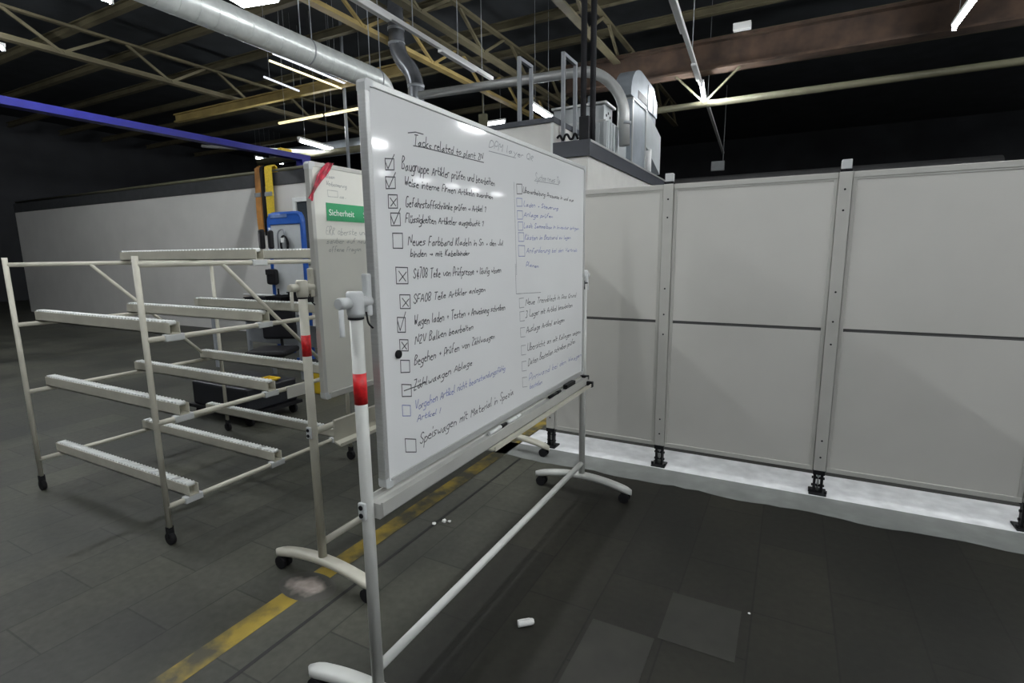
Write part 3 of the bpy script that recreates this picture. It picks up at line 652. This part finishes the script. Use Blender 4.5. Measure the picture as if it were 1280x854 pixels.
# ------------------------------------------------------------------ mobile whiteboards
def whiteboard(X, Y, label, zt, zb, tray_z, old):
    """stand on the floor at (X, Y): near post at local y=0, far post at y=SPAN, board face towards +x"""
    SPAN = 1.915
    root = empty('mobile_whiteboard', (X, Y, 0), label, 'whiteboard')
    P = M['cream_paint'] if old else M['white_paint']
    for k, y in enumerate((0, SPAN)):
        s = -1 if k == 0 else 1                                   # outward side
        post = MB().tube([(0, y, .105), (0, y, 1.385)], .0195, 20).build('post', P, root)
        if k == 0: MB().tube([(0, y, 1.11), (0, y, 1.205)], .0202, 20).build('red_band', M['red_tape'], post)
        b = MB(); b.tube([(0, y, 1.37), (0, y, 1.385), (0, y, 1.44), (0, y, 1.447)], .027, 20, radii=[.022, .0255, .0255, .021])
        b.tube([(0, y-s*.060, 1.415), (0, y+s*.03, 1.415)], .0165, 14)
        b.box((-.011, min(y-s*.062, y-s*.040), 1.37), (.011, max(y-s*.062, y-s*.040), 1.497), .005)
        b.build('pivot_head', M['plastic_grey'] if not old else P, post)
        b = MB(); b.tube([(0, y, 1.366), (0, y, 1.372)], .0235, 18); b.tube(bend([(.014, y-s*.028, 1.385), (.016, y-s*.032, 1.35), (.022, y-s*.045, 1.335)], .01), .003, 6); b.build('gap_ring', M['rubber'], post)  # dark ring paints the shaded gap under the head; thin wire hook beside it
        b = MB(); b.tube([(0, y+s*.025, 1.415), (0, y+s*.058, 1.415), (0, y+s*.066, 1.415)], .018, 16, radii=[.0165, .0175, .015]); b.tube([(0, y+s*.056, 1.41), (.003, y+s*.060, 1.325), (.003, y+s*.060, 1.322)], .0075, 12)
        b.build('clamp_lever', M['plastic_grey'] if not old else P, post)
        b = MB(); b.box((-.014, min(y+s*.016, y+s*.028), tray_z-.055), (.014, max(y+s*.016, y+s*.028), tray_z+.0), .004); b.build('bracket', M['plastic_grey'], post)
        b = MB()
        for dz in (-.014, -.04): b.tube([(.0, y+s*.028, tray_z+dz), (.0, y+s*.031, tray_z+dz)], .008, 10)
        b.build('bolt', M['plastic_black'], post)
        # curved foot on two casters
        n = 24; topz = lambda u: .138-.050*u*u
        b = MB(); rings = []
        for i in range(n+1):
            u = -1+2*i/n
            if abs(u) > .82: k_ = math.sqrt(max(0, 1-((abs(u)-.82)/.185)**2))
            else: k_ = 1
            hw = .031*max(.22, k_); z1_ = topz(u); z0_ = z1_-.034; c_ = min(.009, hw*.5)
            sec = [(-hw, z0_+c_), (-hw+c_, z0_), (hw-c_, z0_), (hw, z0_+c_), (hw, z1_-c_), (hw-c_, z1_), (-hw+c_, z1_), (-hw, z1_-c_)]
            rings.append([b.bm.verts.new((.33*u, y+q[0], q[1])) for q in sec])
        for A_, B_ in zip(rings, rings[1:]):
            for j in range(8): b.bm.faces.new((A_[j], A_[(j+1) % 8], B_[(j+1) % 8], B_[j])).smooth = True
        b.bm.faces.new(rings[0]); b.bm.faces.new(rings[-1])
        foot = b.build('foot', P, root)
        for u in (-1, 1):
            b = MB(); x = u*.285
            b.tube([(x-.0, y-.026, .0325), (x, y-.008, .0325)], .0325, 18); b.tube([(x, y+.008, .0325), (x, y+.026, .0325)], .0325, 18)
            b.tube([(x, y-.008, .0325), (x, y+.008, .0325)], .008, 8); b.obox((x, y, .03), (x, y, .075), .014, .03); b.tube([(x, y, .07), (x, y, .085)], .008, 8); b.build('caster', M['rubber'], foot)
    MB().tube([(0, .0, .206), (0, SPAN, .206)], .0165, 16).build('lower_bar', P, root)
    # crossbar / pen tray between the posts
    if not old:
        z = tray_z
        b = MB(); b.prism([(-.02, z-.064), (.035, z-.064), (.05, z-.05), (.05, z-.006), (.043, z-.006), (.040, z-.014), (.012, z-.014), (.010, z-.006), (.002, z-.006), (0, z-.014), (-.014, z-.014), (-.016, z), (-.02, z)], 'y', .015, SPAN-.015)
        tr = b.build('crossbar_tray', M['tray'], root)
        b = MB(); b.prism([(.05, z-.060), (.082, z-.060), (.082, z-.042), (.078, z-.042), (.078, z-.055), (.05, z-.055)], 'y', .66, SPAN-.06); b.build('pen_ledge', M['cream_paint'], tr)
        b = MB(); b.box((.04, SPAN-.07, z-.066), (.088, SPAN-.045, z-.03), .004); b.box((.0, SPAN-.05, z-.03), (.05, SPAN-.02, z-.0), .004); b.build('end_clip', M['plastic_black'], tr)
    else:
        z = tray_z
        b = MB(); b.prism([(.02, z), (.03, z+.004), (.034, z-.002), (.026, z-.006), (.026, z-.105), (.06, z-.118), (.062, z-.108), (.066, z-.108), (.066, z-.124), (.02, z-.112)], 'y', .10, SPAN-.1)
        tr = b.build('crossbar_tray', P, root)
        MB().tube([(0, .0, z-.03), (.0, SPAN, z-.03)], .015, 12).build('tray_bar', P, tr)
    # board panel
    y0, y1 = .07, SPAN-.033; fx = .012
    pan = MB().box((-.010, y0+.018, zb+.018), (fx, y1-.018, zt-.018)).build('board_panel', M['board_old'] if old else M['board'], root)
    fr = M['panel_frame'] if old else M['alu']
    b = MB(); wdt = .020; d0, d1 = -.014, .016
    b.box((d0, y0, zb+.03), (d1, y0+wdt, zt-.03), .003); b.box((d0, y1-wdt, zb+.03), (d1, y1, zt-.03), .003)
    b.box((d0, y0+.03, zt-wdt), (d1, y1-.03, zt), .003); b.box((d0, y0+.03, zb), (d1, y1-.03, zb+wdt*1.45), .003)
    b.build('board_frame', fr, root)
    for yy, s1 in ((y0, 1), (y1, -1)):
        for zz, s2 in ((zt, -1), (zb, 1)):
            b = MB(); pr = [(yy, zz+s2*.034), (yy, zz+s2*.012), (yy+s1*.004, zz+s2*.004), (yy+s1*.012, zz), (yy+s1*.034, zz), (yy+s1*.034, zz+s2*.021), (yy+s1*.021, zz+s2*.021), (yy+s1*.021, zz+s2*.034)]
            b.prism(pr, 'x', d0-.001, d1+.0012); b.build('corner_cap', M['plastic_grey'], root)
    return root, pan, fx
X1, Y1 = -1.116, 1.127
wb, pan, fx = whiteboard(X1, Y1, 'large white mobile whiteboard covered in handwritten checklists, nearest the camera', 2.047, .806, .800, False)
for it in WRITING: write(pan, it, Y1, fx+.0004, .0034 if it[2] == 'k' else .0030)
X2, Y2 = -1.882, 1.59
wb2, pan2, fx2 = whiteboard(X2, Y2, 'older cream mobile whiteboard behind the large one, with green sign and red tape', 1.955, .89, .785, True)
W2 = [('T', 'Ideen', 'f', (1.755, 1.895, 1.81, 1.895), .02), ('T', 'Verbesserung', 'f', (1.755, 1.862, 1.88, 1.862), .02), ('S', '', 'f', [(1.76, 1.842), (1.82, 1.842), (1.82, 1.815), (1.762, 1.814), (1.76, 1.842)], 0), ('T', 'am .', 'f', (1.83, 1.812, 1.87, 1.812), .018),
      ('T', 'ERR oberste und Klasse', 'f', (1.735, 1.645, 2.12, 1.65), .034), ('T', 'sauber auf neuen Platz', 'f', (1.735, 1.606, 2.12, 1.612), .024), ('T', 'offene Fragen', 'f', (1.745, 1.568, 1.95, 1.572), .024)]
for it in W2: write(pan2, it, Y2, fx2+.0004, .003)

def text_mesh(txt, size, m, name, parent, loc, rot):
    cu = bpy.data.curves.new(name, 'FONT'); cu.body = txt; cu.size = size; cu.extrude = .0004
    o = bpy.data.objects.new('tmp_text', cu); COL.objects.link(o); bpy.context.view_layer.update()
    me = bpy.data.meshes.new_from_object(o.evaluated_get(bpy.context.evaluated_depsgraph_get()))
    bpy.data.objects.remove(o); me.materials.clear(); me.materials.append(m)
    t = bpy.data.objects.new(name, me); COL.objects.link(t); t.parent = parent; t.location = loc; t.rotation_euler = rot
    return t
sg = empty('safety_sign', (X2+fx2+.001, 1.745, 1.707), 'green magnetic strip reading Sicherheit on the older whiteboard', 'sign')
MB().box((0, 0, 0), (.002, .62, .079)).build('sign_plate', M['sign_green'], sg)
for yy in (.012, .228): text_mesh('Sicherheit', .039, M['sign_white'], 'lettering', sg, (.0025, yy, .024), (math.pi/2, 0, math.pi/2))
# red barrier tape over the corner of the older board
b = MB(); f = X2+fx2
path = [(f-.03, 1.80, 1.93), (f-.028, 1.795, 1.958), (f+.004, 1.785, 1.962), (f+.008, 1.765, 1.945), (f+.010, 1.735, 1.915), (f+.012, 1.705, 1.885), (f+.012, 1.685, 1.855), (f+.010, 1.665, 1.82), (f+.012, 1.648, 1.79)]
wid = [.03, .03, .033, .03, .034, .034, .026, .013, .022]
rows = []
for i, (p, wd) in enumerate(zip(path, wid)):
    q0 = Vector(path[max(0, i-1)]); q1 = Vector(path[min(len(path)-1, i+1)]); d = (q1-q0).normalized()
    if abs(d.x) > .6: side = Vector((0, 1, .0))
    else: side = Vector((0, -d.z, d.y)).normalized()
    rr = []
    for j in range(5):
        u = (j/4-.5); rr.append(Vector(p)+side*wd*u+Vector((.004*math.sin(j*2.4+i*1.3)+.002, 0, 0)))
    rows.append(rr)
for sgn in (0, 1):
    vs = [[b.bm.verts.new(v+Vector((.0012*sgn, 0, 0))) for v in r_] for r_ in rows]
    for a, c in zip(vs, vs[1:]):
        for j in range(4): b.bm.faces.new((a[j], a[j+1], c[j+1], c[j]))
tag(b.build('barrier_tape', M['red_film']), 'crumpled red tape draped over the top left corner of the older whiteboard', 'tape')
b = MB(); b.tube([(0, 0, 0), (.006, 0, 0), (.008, 0, 0)], .014, 20, radii=[.014, .014, .011])
tag(b.build('board_magnet', M['plastic_black'], loc=(X1+fx+.0008, 1.288, 1.234)), 'round black magnet near the left edge of the large whiteboard', 'magnet')
# pens in the tray
def marker(y, L, cap, body, label, capend):
    t = empty('marker_pen', (X1+.027, y, .7955), label, 'pen')
    MB().tube([(0, 0, 0), (0, L*.66, 0)], .0085, 14).build('barrel', M[body], t)
    MB().tube([(0, L*.66, 0), (0, L*.72, 0), (0, L, 0)], .009, 14, radii=[.0095, .0095, .008]).build('pen_cap', M[cap], t)
marker(1.83, .15, 'plastic_black', 'sign_white', 'white marker pen with black cap in the tray under the large whiteboard', 1)
marker(1.99, .13, 'sign_white', 'sign_white', 'plain white marker pen lying behind the black capped one in the tray', 1)
marker(2.46, .15, 'plastic_black', 'plastic_black', 'black marker pen at the far end of the whiteboard tray', 1)
t = empty('board_eraser', (X1+.027, 2.68, .787), 'slim black board eraser at the far end of the tray, beyond the black pen', 'eraser')
MB().box((-.012, 0, 0), (.014, .13, .012), .002).build('felt', M['rubber'], t); MB().box((-.013, 0, .012), (.015, .13, .026), .004).build('grip', M['plastic_black'], t)

# ------------------------------------------------------------------ litter on the floor
def crumple(name, loc, s, m, label, cat, rz=0, stretch=(1, 1, .5), n=2):
    b = MB(); bmesh.ops.create_icosphere(b.bm, subdivisions=n, radius=s)
    for v in b.bm.verts: v.co = Vector((v.co.x*stretch[0], v.co.y*stretch[1], v.co.z*stretch[2]))*random.uniform(.75, 1.15)
    lo_ = min(v.co.z for v in b.bm.verts)
    for v in b.bm.verts: v.co.z -= lo_
    o = b.build(name, m, loc=loc); o.rotation_euler = (0, 0, rz); return tag(o, label, cat)
t = empty('pen_cap', (-.888, 1.765, .0149), 'white plastic pen cap lying on the dark floor in the foreground', 'cap', rz=math.radians(40))
b = MB(); b.tube([(-.034, 0, 0), (-.031, 0, 0), (.020, 0, 0), (.031, 0, 0), (.035, 0, 0)], .0145, 14, radii=[.0148, .0148, .0143, .0125, .009]); b.build('cap_body', M['paper'], t)
b = MB(); b.box((-.028, -.004, .0125), (.016, .004, .0175), .001); b.build('clip', M['paper'], t)
crumple('foil_scrap', (-1.735, 2.27, .001), .013, M['paper'], 'small white scrap on the floor between the stands, left one of three', 'litter')
crumple('foil_scrap', (-1.695, 2.315, .001), .015, M['paper'], 'small white scrap on the floor between the stands, middle one of three', 'litter', stretch=(1, 1, .8))
crumple('foil_scrap', (-1.672, 2.335, .001), .011, M['paper'], 'small white scrap on the floor between the stands, right one of three', 'litter')
crumple('paper_crumb', (-.06, 2.27, .0), .006, M['paper'], 'tiny pale crumb on the dark floor at the lower right', 'litter')

# ------------------------------------------------------------------ roller rack
rk = empty('roller_rack', (-2.9, 1.45, 0), 'cream pipe rack with roller tracks at the left border, behind the older whiteboard', 'rack')
LX, LY = -1.5, 1.34
CR = M['cream_paint']
for x in (0, LX):
    for y in (0, LY):
        p = MB().tube([(x, y, .10), (x, y, 1.56)], .0145, 14).build('post', CR, rk)
        b = MB(); b.tube([(x, y-.012, .035), (x, y+.012, .035)], .035, 16); b.obox((x, y, .04), (x, y, .105), .02, .034); b.build('caster', M['rubber'], p)
for li, z in enumerate((.215, .685, 1.13, 1.515)):
    for x in (0, LX):
        MB().tube([(x, 0, z), (x, LY, z)], .0145, 14).build('shelf_rail', CR, rk)
    for y in ((.14, .69, 1.2) if li != 3 else (.69, 1.2)):
        b = MB(); zz = z+.016; b.box((LX-.02, y-.028, zz), (.02, y+.028, zz+.006)); b.box((LX-.02, y-.028, zz), (.02, y-.024, zz+.062)); b.box((LX-.02, y+.024, zz), (.02, y+.028, zz+.062))
        tr = b.build('roller_track', CR, rk)
        b = MB()
        for i in range(46): xx = LX+i*.033; b.tube([(xx, y-.0235, zz+.058), (xx, y+.0235, zz+.058)], .0135, 8)
        b.build('rollers', M['sign_white'], tr)
        b = MB(); b.box((-.022, y-.05, z-.02), (.022, y+.05, z+.018), .006); b.build('clamp', M['plastic_grey'], tr)
MB().tube([(0, .45, 1.515), (0, 1.24, .685)], .0125, 12).build('diagonal_brace', CR, rk)
MB().tube([(LX, .45, 1.515), (LX, 1.24, .685)], .0125, 12).build('diagonal_brace', CR, rk)
MB().box((.016, .80, .62), (.022, .98, .70), .002).build('label_plate', M['panel_frame'], rk)

# ------------------------------------------------------------------ things beyond the rack
for x, sc, lab in ((-3.53, True, 'black handheld scanner with grey screen standing on the rack'), (-3.43, False, 'black rounded charger standing right of the scanner on the rack')):
    t = empty('handheld_scanner' if sc else 'scanner_charger', (x, 2.65, 1.605), lab, 'scanner' if sc else 'charger', None, rz=-.5)
    b = MB(); b.box((-.045 if sc else -.035, -.018, 0), (.045 if sc else .035, .018, .145 if sc else .135), .012); b.build('case', M['plastic_black'], t)
    if sc: MB().box((-.03, -.0195, .02), (.03, -.017, .115), .001).build('screen', M['screen'], t)
    else:
        b = MB(); b.tube([(-.02, 0, .13), (-.02, 0, .155)], .008, 8); b.build('knob', M['plastic_grey'], t)
t = empty('tool_board', (-6.75, 5.5, 0), 'blue framed white board with rounded top standing behind the rack', 'board')
MB().box((-.33, -.015, .12), (.33, .015, 2.10)).build('panel', M['machine_grey'], t)
fr = bend([(-.36, 0, 0), (-.36, 0, 2.17), (.36, 0, 2.17), (.36, 0, 0)], .12)
MB().tube(fr, .04, 12).build('frame', M['blue'], t)
b = MB(); b.box((-.42, -.25, 0), (-.30, .25, .05), .01); b.box((.30, -.25, 0), (.42, .25, .05), .01); b.build('foot', M['blue'], t)
MB().box((-.34, -.035, 2.02), (.34, .03, 2.19), .01).build('header', M['blue'], t)
MB().box((-.28, -.045, 2.12), (.08, -.036, 2.17), .003).build('nameplate', mat('pale_blue_plate', (.16, .25, .50), .4), t)
t = empty('cable_coil', (-6.72, 5.44, 1.72), 'black cable coil hanging on the blue framed board', 'cable')
b = MB()
for k in range(4):
    n = 22; b.tube([(.075*math.cos(2*math.pi*i/n)+.012*k-.02, -.012*k, .13*math.sin(2*math.pi*i/n)+.0) for i in range(n+1)], .014, 8)
b.build('coil', M['rubber'], t)
MB().tube(bend([(-.16, .0, -.1), (-.16, 0, .2), (-.02, 0, .24), (.0, 0, .12)], .08), .012, 8).build('lead', M['rail_grey'], t)
MB().box((-.03, -.06, .03), (.04, -.05, .10), .003).build('tag', M['sign_white'], t)
t = empty('tool_pouch', (-7.02, 5.40, 1.12), 'black pouch hanging at the left edge of the blue framed board', 'pouch')
MB().box((-.11, -.04, 0), (.11, .04, .24), .035).build('pouch_body', M['plastic_black'], t); MB().box((-.1, -.05, .15), (.1, -.035, .235), .01).build('flap', M['rubber'], t)
t = empty('hand_brush', (-6.98, 5.45, .86), 'small black brush hanging upright on the blue framed board', 'brush')
MB().tube([(0, 0, .1), (0, 0, .2)], .014, 10).build('handle', M['plastic_black'], t); MB().box((-.035, -.02, 0), (.035, .02, .11), .01).build('bristles', M['rubber'], t)

t = empty('workbench', (-5.9, 4.75, 0), 'dark workbench between the rack and the blue framed board', 'workbench')
MB().box((-1.3, -.3, .84), (.55, .3, .88), .004).build('worktop', M['wood'], t)
MB().box((-1.3, -.315, .835), (.55, -.3, .88)).build('edge_strip', M['alu'], t)
for x in (-1.25, .5):
    for y in (-.26, .26): MB().box((x-.025, y-.025, 0), (x+.025, y+.025, .84)).build('leg', M['rail_grey'], t)
MB().box((-1.25, .24, .3), (.5, .26, .6)).build('back_panel', M['rail_grey'], t)
def bin_(x, y, z, w, d, h, m, label, rim=.012):
    t = empty('storage_bin', (x, y, z), label, 'bin')
    b = MB(); b.box((-w/2, -d/2, 0), (w/2, d/2, .008)); b.box((-w/2, -d/2, 0), (w/2, -d/2+.008, h)); b.box((-w/2, d/2-.008, 0), (w/2, d/2, h)); b.box((-w/2, -d/2, 0), (-w/2+.008, d/2, h)); b.box((w/2-.008, -d/2, 0), (w/2, d/2, h))
    b.build('tub', M[m], t)
    b = MB(); b.box((-w/2-rim, -d/2-rim, h-.014), (w/2+rim, -d/2, h)); b.box((-w/2-rim, d/2, h-.014), (w/2+rim, d/2+rim, h)); b.box((-w/2-rim, -d/2, h-.014), (-w/2, d/2, h)); b.box((w/2, -d/2, h-.014), (w/2+rim, d/2, h))
    b.build('rim', M[m], t); return t
bin_(-6.35, 4.7, .881, .34, .3, .13, 'shelfbin', 'dark blue bin on the left of the workbench')
bin_(-5.86, 4.65, .881, .30, .3, .16, 'plastic_black', 'black bin in the middle of the workbench')
bin_(-5.52, 4.7, .881, .26, .3, .22, 'plastic_black', 'taller black bin at the right end of the workbench')
tag(MB().tube([(-6.62, 4.62, 1.034), (-6.04, 4.64, 1.034)], .02, 10).build('steel_tube', M['alu']), 'bright steel tube lying across the workbench bins', 'tube')
# swivel chair
t = empty('swivel_chair', (-5.2, 3.92, 0), 'black swivel chair seen through the rack', 'chair', rz=.5)
MB().box((-.23, -.22, .44), (.23, .22, .51), .03).build('seat', M['plastic_black'], t)
MB().box((-.2, .2, .58), (.2, .26, .95), .03).build('backrest', M['plastic_black'], t)
MB().tube([(0, 0, .1), (0, 0, .45)], .03, 12).build('column', M['rail_grey'], t)
MB().tube(bend([(0, .1, .43), (0, .27, .45), (0, .25, .7)], .05), .018, 8).build('back_bar', M['plastic_black'], t)
b = MB()
for k in range(5):
    a = 2*math.pi*k/5; b.obox((0, 0, .11), (.27*math.cos(a), .27*math.sin(a), .075), .04, .03)
b.build('star_base', M['plastic_black'], t)
for k in range(5):
    a = 2*math.pi*k/5; x, y = .27*math.cos(a), .27*math.sin(a); b = MB(); b.tube([(x, y-.02, .03), (x, y+.02, .03)], .03, 12); b.obox((x, y, .03), (x, y, .075), .012, .02); b.build('caster', M['rubber'], t)
t = empty('crate_dolly', (-4.66, 3.2, 0), 'low dark crate on a wheeled dolly under the rack shelves', 'dolly')
b = MB(); b.box((-.5, -.3, .10), (.4, .3, .13)); b.build('deck', M['plastic_black'], t)
b = MB(); b.box((-.46, -.28, .13), (.36, .28, .36), .02); b.build('crate', M['shelfbin'], t)
for x in (-.42, .33):
    for y in (-.24, .24): b = MB(); b.tube([(x, y-.015, .05), (x, y+.015, .05)], .05, 14); b.obox((x, y, .05), (x, y, .105), .02, .03); b.build('caster', M['rubber'], t)
bin_(-4.40, 3.19, .3605, .14, .22, .03, 'yellow', 'small flat yellow tray on the dark crate under the rack')
bin_(-4.62, 4.15, 0, .2, .2, .32, 'yellow', 'small yellow bucket on the floor behind the rack')
# yellow slings over the wall rail
def sling(x, m, L, wd, label, twist):
    t = empty('lifting_sling', (x, 7.0, 3.2), label, 'sling', 'slings on the wall rail')
    for s in (-1, 1):
        b = MB(); n = 14; pts = []
        for i in range(n+1):
            u = i/n; pts.append((s*wd*.26+.02*math.sin(u*4+twist), -.075-.02*math.sin(u*3.1), .02-L*u))
        pts = [(s*wd*.26, .06, -.12), (s*wd*.26, .05, .02), (s*wd*.26, 0, .055)]+pts
        for p, q in zip(pts, pts[1:]): b.obox(p, q, wd*.5, .02, upv=(0, 1, .3))
        b.build('strap', M[m], t)
    MB().box((-wd*.55, -.12, -.52), (wd*.55, -.055, -.44), .01).build('sleeve', M['rail_grey'], t)
sling(-8.87, 'yellow_hose', 1.05, .19, 'yellow webbing sling hanging over the wall rail at the left border', 0)
sling(-9.18, 'orange', 1.2, .16, 'orange and black webbing sling left of the yellow one', 1)
tag(MB().tube(bend([(-9.03, 6.97, 3.24), (-9.03, 6.9, 3.2), (-9.02, 6.9, 2.6), (-9.04, 6.92, 1.95)], .05), .035, 10).build('black_hose', M['rubber']), 'black hose hanging between the yellow and the orange sling', 'hose')
# blue crane behind the white wall
t = empty('gantry_crane', (-8.95, 7.83, 0), 'deep blue crane girder on a column behind the white wall at the left', 'crane')
MB().box((-.09, -.09, 0), (.09, .09, 3.47)).build('column', M['blue_deep'], t)
MB().box((-.09, -5.4, 3.47), (.09, .12, 3.57)).build('girder', M['blue_deep'], t)
MB().box((-.05, -.55, 3.57), (.05, -.3, 3.63)).build('warning_plate', M['yellow'], t)
MB().box((-.09, -5.4, 0), (.09, -5.22, 3.47)).build('column', M['blue_deep'], t)
for k, (y0, y1) in enumerate([(14.7, 15.0), (15.2, 15.55), (15.75, 16.15)]):
    lamp((-19.5-.1*k, y0, 5.5), (-19.5-.1*k, y1, 5.5), 'small distant lit lamp under the blue crane arm, ' + ['left', 'middle', 'right'][k] + ' of three', 'distant lamps under the crane', r=.04, m='skylight')
